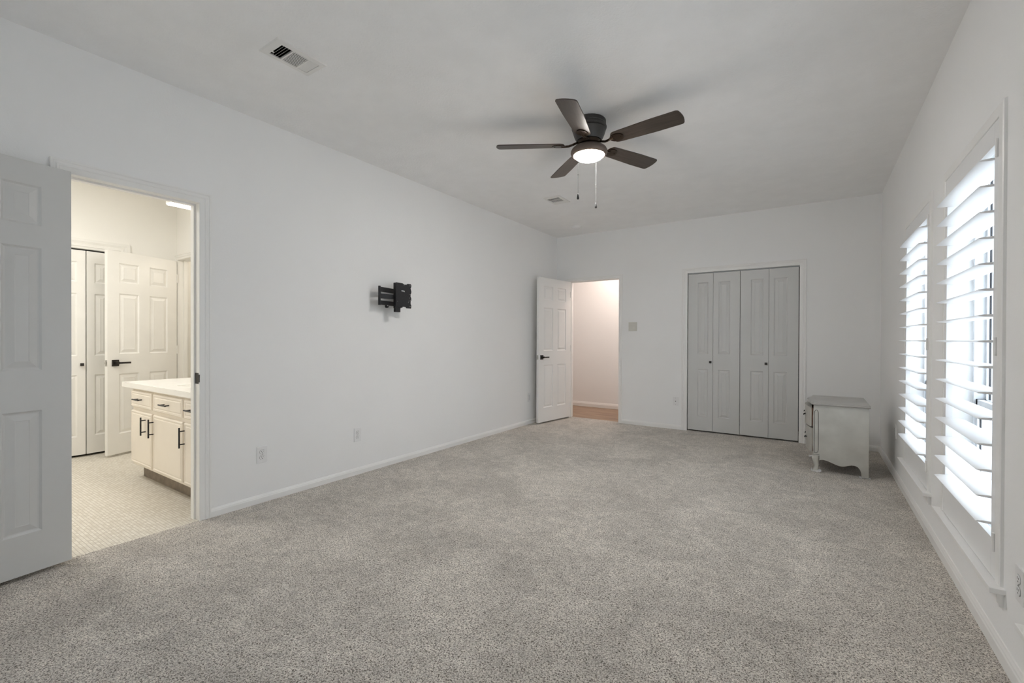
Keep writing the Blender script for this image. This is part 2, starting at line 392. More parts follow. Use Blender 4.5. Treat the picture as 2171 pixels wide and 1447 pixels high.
obj('baseboard_rear', bm, M['trim'], kind='structure', label='baseboard behind the viewpoint', cat='baseboard')

# door frames: casing + jamb + stop
def jamb(bm, mapf, u0, u1, zt, th, stop=(0.048, 0.085), t=0.016, zb=0.0):
    """thin lining inside the hole plus a stop bead"""
    for a, b in ((u0 - t, u0), (u1, u1 + t)):
        p = mapf(a, zb, -0.001); q = mapf(b, zt, th + 0.001); box(bm, *[min(x, y) for x, y in zip(p, q)], *[max(x, y) for x, y in zip(p, q)])
    p = mapf(u0 - t, zt, -0.001); q = mapf(u1 + t, zt + t, th + 0.001); box(bm, *[min(x, y) for x, y in zip(p, q)], *[max(x, y) for x, y in zip(p, q)])
    if stop:
        for a, b, c, d in ((u0, u0 + 0.011, zb, zt), (u1 - 0.011, u1, zb, zt), (u0 + 0.011, u1 - 0.011, zt - 0.011, zt)):
            p = mapf(a, c, stop[0]); q = mapf(b, d, stop[1]); box(bm, *[min(x, y) for x, y in zip(p, q)], *[max(x, y) for x, y in zip(p, q)])
def frame(name, mapf, u0, u1, zt, th, label, prof=CAS, mt='trim', stop=(0.048, 0.085)):
    bm = NB(); casing(bm, mapf, u0, u1, zt, prof=prof); o = obj(name, bm, M[mt], kind='structure', label=label, cat='door frame')
    bm = NB(); jamb(bm, mapf, u0, u1, zt, th, stop); obj('jamb', bm, M[mt], o)
    return o
NARROW = [(0, 0), (0, .010), (.004, .012), (.030, .014), (.040, .012), (.040, 0)]
WIDE = [(o, d) for o, d in CAS]
tr1 = frame('trim_1', LW, OPL[0], OPL[1], DZ, 0.12, 'white moulded casing around the bathroom doorway')
tr2 = frame('trim_2', BW, OPB[0], OPB[1], DZ, 0.12, 'slim white casing around the hall doorway', prof=[(0, 0), (0, .009), (.003, .011), (.022, .012), (.028, .010), (.046, .012), (.05, .010), (.05, 0)])
tr3 = frame('trim_3', BW, OPC[0] - 0.0, OPC[1] + 0.0, DZ - 0.008, 0.12, 'white moulded casing around the closet doors', stop=None)
# strike plates
bm = NB(); box(bm, -0.047, OPL[1] - 0.002, 0.885, -0.004, OPL[1] + 0.001, 0.955); box(bm, -0.006, OPL[1] - 0.004, 0.895, 0.012, OPL[1] + 0.001, 0.945, 0.001)
box(bm, -0.036, OPL[1] - 0.003, 0.90, -0.018, OPL[1] - 0.001, 0.94)
obj('strike_plate', bm, M['bronze'], tr1, label='dark bronze strike plate')
bm = NB(); box(bm, OPB[1] - 0.0025, 0.004, 0.895, OPB[1] + 0.0005, 0.045, 0.965)
obj('strike_plate', bm, M['bronze'], tr2, label='dark bronze strike plate')

# ------------------------------------------------------------------ doors
PROF = [(0, 0), (.009, .0075), (.014, .0085), (.019, .0075), (.044, .0015), (.047, .0025)]
def panel_slab(bm, wd, z0, z1, th, panels, prof=PROF):
    """slab from u=0..wd along +X, thickness centred on y=0, raised panels on both faces"""
    us = sorted({0, wd, *[p[0] for p in panels], *[p[1] for p in panels]})
    zs = sorted({z0, z1, *[p[2] for p in panels], *[p[3] for p in panels]})
    for sgn in (-1, 1):
        y = sgn * th / 2
        vc = {}
        def V(u, z):
            if (u, z) not in vc: vc[(u, z)] = bm.verts.new((u, y, z))
            return vc[(u, z)]
        for a, b in zip(us, us[1:]):
            for c, d in zip(zs, zs[1:]):
                cu, cz = (a + b) / 2, (c + d) / 2
                if any(p[0] < cu < p[1] and p[2] < cz < p[3] for p in panels): continue
                bm.faces.new((V(a, c), V(b, c), V(b, d), V(a, d)))
        for p in panels:
            prev = None
            for (o, dep) in prof:
                a, b, c, d = p[0] + o, p[1] - o, p[2] + o, p[3] - o
                yy = y - sgn * dep
                ring = [V(a, c), V(b, c), V(b, d), V(a, d)] if o == 0 else [bm.verts.new(q) for q in ((a, yy, c), (b, yy, c), (b, yy, d), (a, yy, d))]
                if prev:
                    for i in range(4):
                        j = (i + 1) % 4; bm.faces.new((prev[i], prev[j], ring[j], ring[i]))
                prev = ring
            bm.faces.new(prev)
    h = th / 2
    for q in (((0, -h, z0), (0, h, z0), (0, h, z1), (0, -h, z1)), ((wd, -h, z0), (wd, h, z0), (wd, h, z1), (wd, -h, z1)),
              ((0, -h, z0), (wd, -h, z0), (wd, h, z0), (0, h, z0)), ((0, -h, z1), (wd, -h, z1), (wd, h, z1), (0, h, z1))):
        bm.faces.new([bm.verts.new(v) for v in q])
    bmesh.ops.remove_doubles(bm, verts=bm.verts, dist=0.0002)

def six_panels(wd, st):
    pw = (wd - 2 * st - 0.105) / 2
    out = []
    for u in (st, wd - st - pw):
        for z in ((0.22, 0.82), (1.02, 1.625), (1.735, 1.93)):
            out.append((u, u + pw, *z))
    return out

def lever(parent, u, z, side, direction, th=0.035):
    """square rosette and square lever on face y=side*th/2; lever points along direction (+-1 in u)"""
    bm = NB(); y0 = side * th / 2
    ys = sorted((y0, y0 + side * 0.009)); box(bm, u - 0.031, ys[0], z - 0.031, u + 0.031, ys[1], z + 0.031, 0.0015)
    ys = sorted((y0, y0 + side * 0.045)); box(bm, u - 0.013, ys[0], z - 0.013, u + 0.013, ys[1], z + 0.013, 0.0015)
    ys = sorted((y0 + side * 0.035, y0 + side * 0.050)); us = sorted((u - direction * 0.013, u + direction * 0.115))
    box(bm, us[0], ys[0], z - 0.009, us[1], ys[1], z + 0.009, 0.002)
    return obj('door_handle', bm, M['bronze'], parent, label='square dark bronze lever')

def hinges(parent, zs, m, th=0.035, side=1):
    for z in zs:
        bm = NB(); tube(bm, (-0.004, side * (th / 2 + 0.002), z - 0.045), (-0.004, side * (th / 2 + 0.002), z + 0.045), 0.0055, 10)
        obj('hinge', bm, m, parent)

def slab_door(name, hinge, ang, wd, st, label, mt='door', handle_side=None, z0=0.022, z1=2.045, handle=True, hs=1):
    o = thing(name, label, 'door', (hinge[0], hinge[1], 0), ang, kind='structure')
    bm = NB(); panel_slab(bm, wd, z0, z1, 0.035, six_panels(wd, st)); obj('door_leaf', bm, M[mt], o)
    if handle:
        lever(o, wd - 0.068, 0.93, 1, -1); lever(o, wd - 0.068, 0.93, -1, -1)
        bm = NB(); box(bm, wd - 0.001, -0.0125, 0.90, wd + 0.0015, 0.0125, 0.96); box(bm, wd, -0.007, 0.92, wd + 0.009, 0.007, 0.94)
        obj('latch', bm, M['nickel'], o)
    hinges(o, (0.2, 1.05, 1.85), M[mt], side=hs)
    return o
# left, swung wide open beside the bathroom doorway (hinge at its right edge)
a9 = math.radians(-90 + 9)
slab_door('door_1', (0.063, -5.482), a9, 0.61, 0.113, 'white six-panel door swung open at the left edge of the room', hs=-1)
# back left, open against the left wall
dx, dy = 0.115 - 0.225, -0.80 - (-0.02)
slab_door('door_2', (0.229, -0.022), math.atan2(dy, dx), 0.765, 0.115, 'white six-panel door standing open in the far left corner', mt='trim', hs=1)
# bathroom inner door
dx, dy = -2.46 + 2.695, -4.705 + 4.045
slab_door('door_4', (-2.695, -4.045), math.atan2(dy, dx), 0.70, 0.105, 'cream six-panel door seen through the bathroom doorway', mt='bath_trim', hs=1)

# closet folding doors
t = thing('door_3', 'grey white folding closet doors in the far wall', 'door', (0, 0.022, 0), 0, kind='structure')
leaves = [(1.934, 2.2325, .115, .055), (2.2355, 2.5395, .06, .11), (2.5455, 2.8485, .112, .055), (2.8515, 3.149, .05, .11)]
for i, (x0, x1, sl, sr) in enumerate(leaves):
    bm = NB(); wd = x1 - x0
    panel_slab(bm, wd, 0.018, 2.030, 0.032, [(sl, wd - sr, 0.197, 0.805), (sl, wd - sr, 0.999, 1.916)])
    o = obj('folding_leaf', bm, M['door'], t); o.location = (x0, 0, 0)
    if i in (0, 2):
        bm = NB(); kx = wd - 0.024
        tube(bm, (kx, -0.016, 0.900), (kx, -0.033, 0.900), 0.006, 10); box(bm, kx - 0.014, -0.046, 0.886, kx + 0.014, -0.030, 0.914, 0.002)
        obj('knob', bm, M['bronze'], o, label='square dark bronze knob')
bm = NB(); box(bm, OPC[0], 0.012, 2.0375, OPC[1], 0.045, 2.044)
obj('track', bm, M['alu'], t)

# bathroom folding doors in far wall
frame('trim_4', lambda u, z, d: (BX - d, u, z), -5.80, -4.545, 2.06, 0.12, 'moulded casing over the bathroom folding doors', mt='bath_trim', stop=None,
      prof=[(0, 0), (0, .010), (.005, .014), (.02, .015), (.026, .020), (.046, .020), (.052, .016), (.075, .022), (.10, .022), (.10, 0)])
t = thing('door_5', 'cream folding closet doors at the back of the bathroom', 'door', (BX + 0.0, 0, 0), 0, kind='structure')
for (p, q, knob) in (((-0.02, -4.561), (0.004, -4.792), False), ((0.004, -4.796), (-0.02, -5.096), True), ((-0.02, -5.103), (-0.02, -5.43), True), ((-0.02, -5.435), (-0.02, -5.78), False)):
    wd = math.dist(p, q) - 0.003; bm = NB()
    panel_slab(bm, wd, 0.022, 2.043, 0.032, [(.06, wd - .06, z0, z1) for z0, z1 in ((0.20, 0.81), (1.0, 1.62), (1.73, 1.93))])
    o = obj('folding_leaf', bm, M['bath_trim'], t); o.location = (p[0], p[1], 0); o.rotation_euler = (0, 0, math.atan2(q[1] - p[1], q[0] - p[0]))
    if knob and p[1] > -5:
        bm = NB(); tube(bm, (0.028, 0.016, 0.915), (0.028, 0.035, 0.915), 0.006, 10); box(bm, 0.014, 0.032, 0.901, 0.042, 0.047, 0.929, 0.002)
        obj('knob', bm, M['bronze'], o, label='square dark bronze knob')
frame('trim_5', lambda u, z, d: (u, -4.018 + d, z), -2.715 + 0.03, -2.02, 2.06, 0.10, 'casing of the narrow doorway in the bathroom corner', mt='bath_trim',
      prof=[(0, 0), (0, .010), (.005, .014), (.02, .015), (.026, .020), (.045, .020), (.048, .024), (.05, .024), (.05, 0)])

# ------------------------------------------------------------------ windows and shutters
def ellipse_slat(bm, y0, y1, wd, th, segs=14):
    pts = [(wd / 2 * math.cos(2 * PI * i / segs), th / 2 * math.sin(2 * PI * i / segs)) for i in range(segs)]
    prism(bm, [(x, y0, z) for x, z in pts], (0, y1 - y0, 0))
SH = {0: 'white louvred shutter on the nearer of the two windows seen', 1: 'white louvred shutter on the window farther along the right wall', 2: 'white louvred shutter just outside the right edge of view'}
louver_mesh = None
for i, (a, b) in enumerate(WIN):
    # window unit: aluminium single-hung
    t = thing('window_%d' % (i + 1), ('aluminium window behind the nearer shutter', 'aluminium window behind the farther shutter', 'aluminium window behind the shutter nearest the viewpoint')[i], 'window', (0, 0, 0), 0, kind='structure')
    y0, y1, z0, z1 = a - 0.02, b + 0.02, WZ0 + 0.01, WZ1 + 0.01
    bm = NB(); 
    for q in ((y0, z0, y0 + 0.03, z1), (y1 - 0.03, z0, y1, z1), (y0, z0, y1, z0 + 0.035), (y0, z1 - 0.03, y1, z1)):
        box(bm, 3.980, q[0], q[1], 4.055, q[2], q[3])
    obj('window_frame', bm, M['alu'], t)
    bm = NB()                                                     # lower sash, inside
    yy0, yy1 = y0 + 0.03, y1 - 0.03; zm = 0.865
    for q in ((yy0, z0 + 0.035, yy0 + 0.022, zm + 0.02), (yy1 - 0.022, z0 + 0.035, yy1, zm + 0.02), (yy0, z0 + 0.035, yy1, z0 + 0.07), (yy0, zm - 0.025, yy1, zm + 0.02)):
        box(bm, 3.988, q[0], q[1], 4.012, q[2], q[3])
    o = obj('lower_sash', bm, M['alu'], t)
    bm = NB(); box(bm, 3.978, (a + b) / 2 - 0.03, zm - 0.005, 3.988, (a + b) / 2 + 0.03, zm + 0.012, 0.002); box(bm, 3.974, (a + b) / 2 - 0.008, zm + 0.012, 3.99, (a + b) / 2 + 0.022, zm + 0.022, 0.001)
    obj('sash_lock', bm, M['nickel'], o)
    bm = NB()
    for q in ((yy0 + 0.022, z0 + 0.07, yy0 + 0.025, zm - 0.025), (yy1 - 0.025, z0 + 0.07, yy1 - 0.022, zm - 0.025)):
        box(bm, 3.997, q[0], q[1], 4.003, q[2], q[3])
    obj('gasket', bm, M['rubber'], o)
    bm = NB(); box(bm, 3.999, yy0 + 0.02, z0 + 0.06, 4.002, yy1 - 0.02, zm - 0.02); obj('pane', bm, M['glass'], o)
    bm = NB()                                                     # upper sash, outside
    for q in ((yy0, zm - 0.02, yy0 + 0.022, z1 - 0.03), (yy1 - 0.022, zm - 0.02, yy1, z1 - 0.03), (yy0, zm - 0.02, yy1, zm + 0.02), (yy0, z1 - 0.055, yy1, z1 - 0.03)):
        box(bm, 4.020, q[0], q[1], 4.045, q[2], q[3])
    o = obj('upper_sash', bm, M['alu'], t)
    bm = NB()
    for q in ((yy0 + 0.022, zm + 0.02, yy0 + 0.025, z1 - 0.055), (yy1 - 0.025, zm + 0.02, yy1 - 0.022, z1 - 0.055)):
        box(bm, 4.029, q[0], q[1], 4.036, q[2], q[3])
    obj('gasket', bm, M['rubber'], o)
    bm = NB(); box(bm, 4.031, yy0 + 0.02, zm + 0.01, 4.034, yy1 - 0.02, z1 - 0.05); obj('pane', bm, M['glass'], o)
    # flat casing, stool and apron
    bm = NB(); ca, cb = a - 0.05, b + 0.05
    prof = [(0, 0), (0, .010), (.002, .012), (.042, .012), (.048, .009), (.050, 0)]
    casing(bm, RW, ca, cb, WZ1, zb=WZ0, prof=prof)
    o = obj('trim_%d' % (6 + i), bm, M['trim'], kind='structure', label=('white casing and sill of the nearer shuttered window', 'white casing and sill of the farther shuttered window', 'white casing and sill of the window at the right edge')[i], cat='window trim')
    bm = NB(); box(bm, 3.844, a - 0.125, WZ0 - 0.020, W + 0.001, b + 0.125, WZ0, 0.003); obj('window_sill', bm, M['trim'], o)
    bm = NB(); prism(bm, [(W, a - 0.10, z) for z in ()] or [(W, a - 0.105, WZ0 - 0.02), (3.868, a - 0.105, WZ0 - 0.02), (3.868, a - 0.105, WZ0 - 0.055), (3.874, a - 0.105, WZ0 - 0.062), (3.874, a - 0.105, WZ0 - 0.072), (W, a - 0.105, WZ0 - 0.075)], (0, b - a + 0.21, 0))
    obj('apron', bm, M['trim'], o)
    bm = NB()                                                      # window stool lining inside the reveal
    box(bm, W, a - 0.02, WZ0 - 0.01, 3.982, b + 0.02, WZ0 + 0.012)
    obj('reveal_sill', bm, M['trim'], o)
    # shutter panel
    t = thing('plantation_shutter', SH[i], 'shutter', (0, 0, 0), 0, group='louvred window shutters')
    xs0, xs1 = 3.876, 3.904
    for (ya, yb) in ((a - 0.047, a), (b, b + 0.047)):
        bm = NB(); box(bm, xs0, ya, WZ0 + 0.004, xs1, yb, WZ1 - 0.004, 0.002); obj('stile', bm, M['shutter'], t)
    bm = NB(); box(bm, xs0, a, 1.940, xs1, b, WZ1 - 0.004, 0.001); obj('top_rail', bm, M['shutter'], t)
    bm = NB(); box(bm, xs0, a, WZ0 + 0.004, xs1, b, 0.420, 0.001); obj('bottom_rail', bm, M['shutter'], t)
    for k in range(15):
        if louver_mesh is None:
            bm = NB(); ellipse_slat(bm, 0.0015, 0.7425, 0.114, 0.011)
            o = obj('louver', bm, M['shutter'], t, smooth=True, sharp=50); louver_mesh = o.data
        else:
            o = bpy.data.objects.new('louver', louver_mesh); C.objects.link(o); o.parent = t
        o.location = (3.890, a, 1.887 - 0.101 * k)
        if i == 2: o.rotation_euler = (0, math.radians(38), 0)  # unseen shutter: louvers tilted to send ground light up to the ceiling
        if b - a > 0.7455: o.scale = (1, (b - a) / 0.744, 1)
    for z in (1.915, 1.16, 0.415):
        bm = NB(); tube(bm, (3.871, a - 0.047, z - 0.035), (3.871, a - 0.047, z + 0.035), 0.005, 8); box(bm, 3.8735, a - 0.050, z - 0.033, 3.877, a - 0.030, z + 0.033)
        obj('hinge', bm, M['trim'], t)

bm = NB()  # added fence, cuts the low sky light reaching the left wall
for k in range(110):
    yk = -12.5 + k * 0.165; box(bm, 7.40, yk, -0.2, 7.42, yk + 0.155, 1.25)
for z in (0.10, 1.0): box(bm, 7.42, -12.5, z, 7.46, 5.6, z + 0.09)
obj('added_fence', bm, M['fence'], kind='structure', label='unseen board fence added outside the windows to cut low sky light', cat='fence')
bm = NB(); box(bm, 4.08, YB - 0.14, -0.25, 24, 10, -0.2); box(bm, -8, -22, -0.25, 24, YB - 0.14, -0.2)  # added ground, kept pale to bounce daylight up to the ceiling
obj('ground_outside', bm, M['concrete'], kind='structure', label='unseen pale ground added outside the windows to bounce light', cat='ground')

# ------------------------------------------------------------------ ceiling fan
FX, FY = 1.955, -3.165
fan = thing('ceiling_fan', 'dark bronze five-blade ceiling fan with a lit round glass', 'ceiling fan', (FX, FY, 0))
bm = NB(); lathe(bm, [(0.06, 2.7395), (.114, 2.7395), (.118, 2.735), (.119, 2.712), (.116, 2.708), (.121, 2.700), (.124, 2.690), (.122, 2.682), (.116, 2.678), (.118, 2.672), (.114, 2.660), (.108, 2.640), (.100, 2.620), (.092, 2.605), (.088, 2.598), (.05, 2.597)])
obj('motor_housing', bm, M['fan_metal'], fan, smooth=True, sharp=30)
bm = NB(); lathe(bm, [(0.03, 2.600), (.080, 2.598), (.082, 2.590), (.080, 2.575), (.074, 2.572), (0.03, 2.571)])
obj('flywheel', bm, M['iron'], fan, smooth=True, sharp=30)
bm = NB(); lathe(bm, [(.03, 2.572), (.062, 2.571), (.066, 2.565), (.070, 2.560), (.092, 2.556), (.110, 2.549), (.122, 2.538), (.129, 2.524), (.130, 2.514), (.127, 2.504), (.119, 2.496), (.111, 2.493), (.107, 2.496), (.105, 2.505), (.03, 2.507)], 64)
kit = obj('light_kit', bm, M['kit'], fan, smooth=True, sharp=30)
bm = NB(); prof = [(0.1035, 2.503)] + [(0.1035 * math.cos(t), 2.500 - 0.042 * math.sin(t)) for t in [i * PI / 2 / 12 for i in range(12)]]
lathe(bm, prof + [(0.004, 2.457)], 64)
obj('glass_bowl', bm, M['glow'], kit, smooth=True, sharp=80)
PITCH_B = math.radians(12)
blade0 = None
for k in range(5):
    ang = math.radians(210.3 + 72 * k)
    if blade0 is None:
        # blade in local frame: along +X, width Y, thickness Z
        L0, L1 = 0.175, 0.655
        pts = []
        def wid(x):
            s = (x - L0) / (L1 - L0); return 0.056 + 0.012 * min(1, s * 1.6)
        N = 8
        # root: rounded
        for i in range(N + 1):
            th = PI / 2 + PI * i / N
            pts.append((L0 + 0.035 + 0.035 * math.cos(th) * (1 if True else 0), 0.056 * math.sin(th)))
        xs = [L0 + 0.06 + (L1 - 0.02 - L0 - 0.06) * i / 8 for i in range(9)]
        low = [(x, -wid(x)) for x in xs]; up = [(x, wid(x)) for x in reversed(xs)]
        tip = [(L1 - 0.012, -0.0665), (L1 - 0.004, -0.062), (L1 + 0.001, -0.054), (L1 + 0.006, -0.036), (L1 + 0.009, -0.018), (L1 + 0.010, 0.0), (L1 + 0.009, 0.018), (L1 + 0.006, 0.036), (L1 + 0.001, 0.054), (L1 - 0.004, 0.062), (L1 - 0.012, 0.0665)]
        outline = pts + low + tip + up
        bm = NB(); prism(bm, [(x, y, -0.003) for x, y in outline], (0, 0, 0.006))
        o = obj('fan_blade', bm, M['blade'], fan, smooth=True, sharp=30)
        bm = NB()                                   # blade iron: S arm and oval plate under the blade root
        path = [(0.070, 0.012, 0.018), (0.095, 0.016, 0.010), (0.120, 0.013, 0.000), (0.145, 0.004, -0.006), (0.170, -0.004, -0.006), (0.195, -0.006, -0.006)]
        for p, q in zip(path, path[1:]): tube(bm, p, q, 0.008, 8)
        plate = [(0.215 + 0.050 * math.cos(t), 0.040 * math.sin(t), -0.0085) for t in [i * 2 * PI / 20 for i in range(20)]]
        prism(bm, plate, (0, 0, 0.0055))
        for (px, py) in ((0.195, 0.02), (0.195, -0.02), (0.245, 0.0)):
            tube(bm, (px, py, -0.0115), (px, py, -0.008), 0.005, 8)
        ir = obj('blade_iron', bm, M['iron'], o, smooth=True, sharp=40)
        blade0 = (o, ir)
    else:
        o = blade0[0].copy(); C.objects.link(o); o.parent = fan
        ir = blade0[1].copy(); C.objects.link(ir); ir.parent = o
    o.location = (0, 0, 2.570)
    o.rotation_mode = 'XYZ'
    o.rotation_euler = Matrix.Rotation(ang, 3, 'Z').to_4x4().to_3x3().__matmul__(Matrix.Rotation(-PITCH_B, 3, 'X')).to_euler()
for (px, py, zt, zb) in ((1.932, -3.294, 2.515, 2.154), (1.957, -3.044, 2.505, 2.150)):
    bm = NB(); lx, ly = px - FX, py - FY
    z = zt
    tube(bm, (lx, ly, zt), (lx, ly, zb + 0.035), 0.0008, 6)
    bmesh.ops.create_icosphere(bm, subdivisions=1, radius=0.004, matrix=Matrix.Translation((lx, ly, zb + 0.17)))
    o = obj('pull_chain', bm, M['chain'], fan)
    bm = NB(); lathe(bm, [(.001, zb + 0.040), (.0035, zb + 0.038), (.005, zb + 0.028), (.008, zb + 0.012), (.0085, zb + 0.004), (.006, zb), (.001, zb - 0.0005)], 14, lx, ly)
    obj('chain_fob', bm, M['black'], o, smooth=True, sharp=60, label='black teardrop fob')

# ------------------------------------------------------------------ ceiling vents and detector
def vent(x0, x1, y0, y1, label):
    t = thing('ceiling_vent', label, 'air vent', (0, 0, 0), 0, group='ceiling air vents')
    z = H
    ix0, ix1, iy0, iy1 = x0 + 0.032, x1 - 0.032, y0 + 0.042, y1 - 0.030
    bm = NB()
    fl = [(0, 0), (0.004, .006), (.028, .0085), (.032, .0085), (.032, .0005)]
    prev = None
    for (o, d) in fl:
        ex0, ex1 = x0 + (ix0 - x0) * o / .032, x1 - (x1 - ix1) * o / .032
        ey0, ey1 = y0 + (iy0 - y0) * o / .032, y1 - (y1 - iy1) * o / .032
        ring = [bm.verts.new((a, b, z - d)) for a, b in ((ex0, ey0), (ex1, ey0), (ex1, ey1), (ex0, ey1))]
        if prev:
            for i in range(4): bm.faces.new((prev[i], prev[(i + 1) % 4], ring[(i + 1) % 4], ring[i]))
        prev = ring
    obj('grille_frame', bm, M['vent'], t)
    bm = NB(); box(bm, ix0 - 0.002, iy0 - 0.002, z - 0.0012, ix1 + 0.002, iy1 + 0.002, z + 0.0)  # flat black sheet paints the shade inside the duct
    obj('duct_shade', bm, M['pit'], t)
    ly = iy1 - iy0; s1, s2 = iy0 + ly * 0.30, iy0 + ly * 0.72
    def sl(y_, tilt, wd=0.013):
        bm = NB(); c, s = math.cos(tilt), math.sin(tilt)
        w2 = wd / 2
        prism(bm, [(ix0, y_ - w2 * c, z - 0.0065 - w2 * s * 0.6), (ix0, y_ + w2 * c, z - 0.0065 + w2 * s * 0.6), (ix0, y_ + w2 * c, z - 0.0053 + w2 * s * 0.6), (ix0, y_ - w2 * c, z - 0.0053 - w2 * s * 0.6)], (ix1 - ix0, 0, 0))
        obj('slat', bm, M['vent'], t)
    for k in range(4):
        sl(iy0 + (s1 - iy0) * (k + 0.95) / 4.6, math.radians(70), 0.010)
    for k in range(4):
        sl(s2 + (iy1 - s2) * (k + 0.8) / 4.4, math.radians(-30), 0.0125)
    for y_ in (s1, s2):
        bm = NB(); box(bm, ix0, y_ - 0.004, z - 0.0095, ix1, y_ + 0.004, z - 0.002); obj('divider', bm, M['vent'], t)
    nb = 10
    for k in range(nb):
        x_ = ix0 + (ix1 - ix0) * (k + 0.5) / nb
        bm = NB(); box(bm, x_ - 0.0030, s1 + 0.004, z - 0.0085, x_ + 0.0030, s2 - 0.004, z - 0.0070); obj('slat', bm, M['vent'], t)
    bm = NB(); box(bm, (ix0 + ix1) / 2 - 0.036, iy0 - 0.012, z - 0.0105, (ix0 + ix1) / 2 - 0.026, iy0 + 0.008, z - 0.0080, 0.001)
    obj('damper_lever', bm, M['vent'], t)
vent(0.795, 0.985, -4.888, -4.600, 'white air vent in the ceiling above the bathroom doorway')
vent(0.795, 1.000, -1.818, -1.545, 'small white air vent in the ceiling beyond the fan')

t = thing('smoke_detector', 'round white smoke detector on the ceiling near the far left corner', 'smoke detector', (0.565, -0.49, H))
bm = NB(); lathe(bm, [(.070, 0), (.072, -.004), (.070, -.010), (.066, -.012)], 36); obj('base', bm, M['plate'], t, smooth=True)
bm = NB(); lathe(bm, [(.064, -.010), (.064, -.020), (.058, -.030), (.040, -.036), (.012, -.038)], 36); obj('cover', bm, M['plate'], t, smooth=True)

# ------------------------------------------------------------------ TV wall mount
t = thing('tv_wall_mount', 'black articulating television bracket on the left wall', 'wall mount', (0, 0, 0))
bm = NB(); box(bm, 0.0, -3.215, 1.475, 0.012, -3.155, 1.70, 0.002)
for z in (1.49, 1.685): tube(bm, (0.012, -3.185, z), (0.017, -3.185, z), 0.008, 8)
obj('wall_plate', bm, M['black'], t)
bm = NB(); tube(bm, (0.040, -3.195, 1.475), (0.040, -3.195, 1.66), 0.013, 12); box(bm, 0.010, -3.209, 1.49, 0.040, -3.181, 1.645); obj('wall_pivot', bm, M['black'], t, smooth=True)
EX, EY = 0.098, -3.490
bm = NB()
def arm(bm, p, q, z0, z1, th=0.010):
    p, q = Vector((*p, 0)), Vector((*q, 0)); d = (q - p).normalized(); nn = Vector((-d.y, d.x, 0)) * th / 2
    prism(bm, [p + nn + Vector((0, 0, z0)), q + nn + Vector((0, 0, z0)), q - nn + Vector((0, 0, z0)), p - nn + Vector((0, 0, z0))], (0, 0, z1 - z0))
arm(bm, (0.040, -3.195), (EX, EY), 1.600, 1.642, 0.016); arm(bm, (0.040, -3.195), (EX, EY), 1.484, 1.522, 0.016)
obj('outer_arm', bm, M['black'], t)
bm = NB(); tube(bm, (EX, EY, 1.480), (EX, EY, 1.650), 0.011, 14); obj('elbow_pin', bm, M['black'], t, smooth=True)
bm = NB(); arm(bm, (EX, EY), (0.125, -3.262), 1.540, 1.582, 0.018); tube(bm, (0.125, -3.262, 1.47), (0.125, -3.262, 1.655), 0.014, 14)
obj('inner_arm', bm, M['black'], t, smooth=True, sharp=40)
bm = NB(); lathe(bm, [(.006, 1.484), (.016, 1.484), (.019, 1.474), (.013, 1.462), (.010, 1.460)], 12, 0.085, -3.395); obj('adjuster_knob', bm, M['black'], t)
bm = NB(); box(bm, 0.118, -3.345, 1.425, 0.148, -3.290, 1.475, 0.002); box(bm, 0.122, -3.352, 1.46, 0.150, -3.328, 1.69, 0.002)
obj('tilt_head', bm, M['black'], t)
# VESA plate with cut outline and holes
py0, py1, pz0, pz1 = -3.352, -3.165, 1.475, 1.692
def YZ(u, v): return (0.152, py0 + u * (py1 - py0), pz0 + v * (pz1 - pz0))
out = [(0, 0), (.30, 0.0), (.62, 0.0), (.70, -.05), (.98, -.05), (1, .0), (1, .10), (.96, .14), (.96, .26), (1.0, .30), (1.0, .40), (.955, .46), (.955, .56), (1.0, .62), (1.0, .72), (.97, .76), (.97, .84), (1, .88), (1, .97), (.96, 1.0), (.76, 1.0), (.68, .955), (.52, .955), (.42, 1.0), (0, 1.0)]
bm = NB(); prism(bm, [YZ(u, v) for u, v in out], (0.004, 0, 0)); vp = obj('screen_plate', bm, M['black'], t)
M['hole'] = M['plate']
for u, v in ((.93, .93), (.90, .93), (.95, .82), (.52, .93), (.93, .03), (.90, .03), (.86, .40), (.80, .20), (.83, .26), (.10, .22), (.93, .30), (.90, .55)):
    bm = NB(); p = YZ(u, v); tube(bm, (0.1565, p[1], p[2]), (0.158, p[1], p[2]), 0.0032, 8)
    obj('screw', bm, M['nickel'], vp)
bm = NB(); box(bm, 0.156, -3.286, 1.617, 0.1575, -3.250, 1.624); box(bm, 0.156, -3.255, 1.611, 0.1575, -3.249, 1.618)
obj('slot', bm, M['plate'], vp)

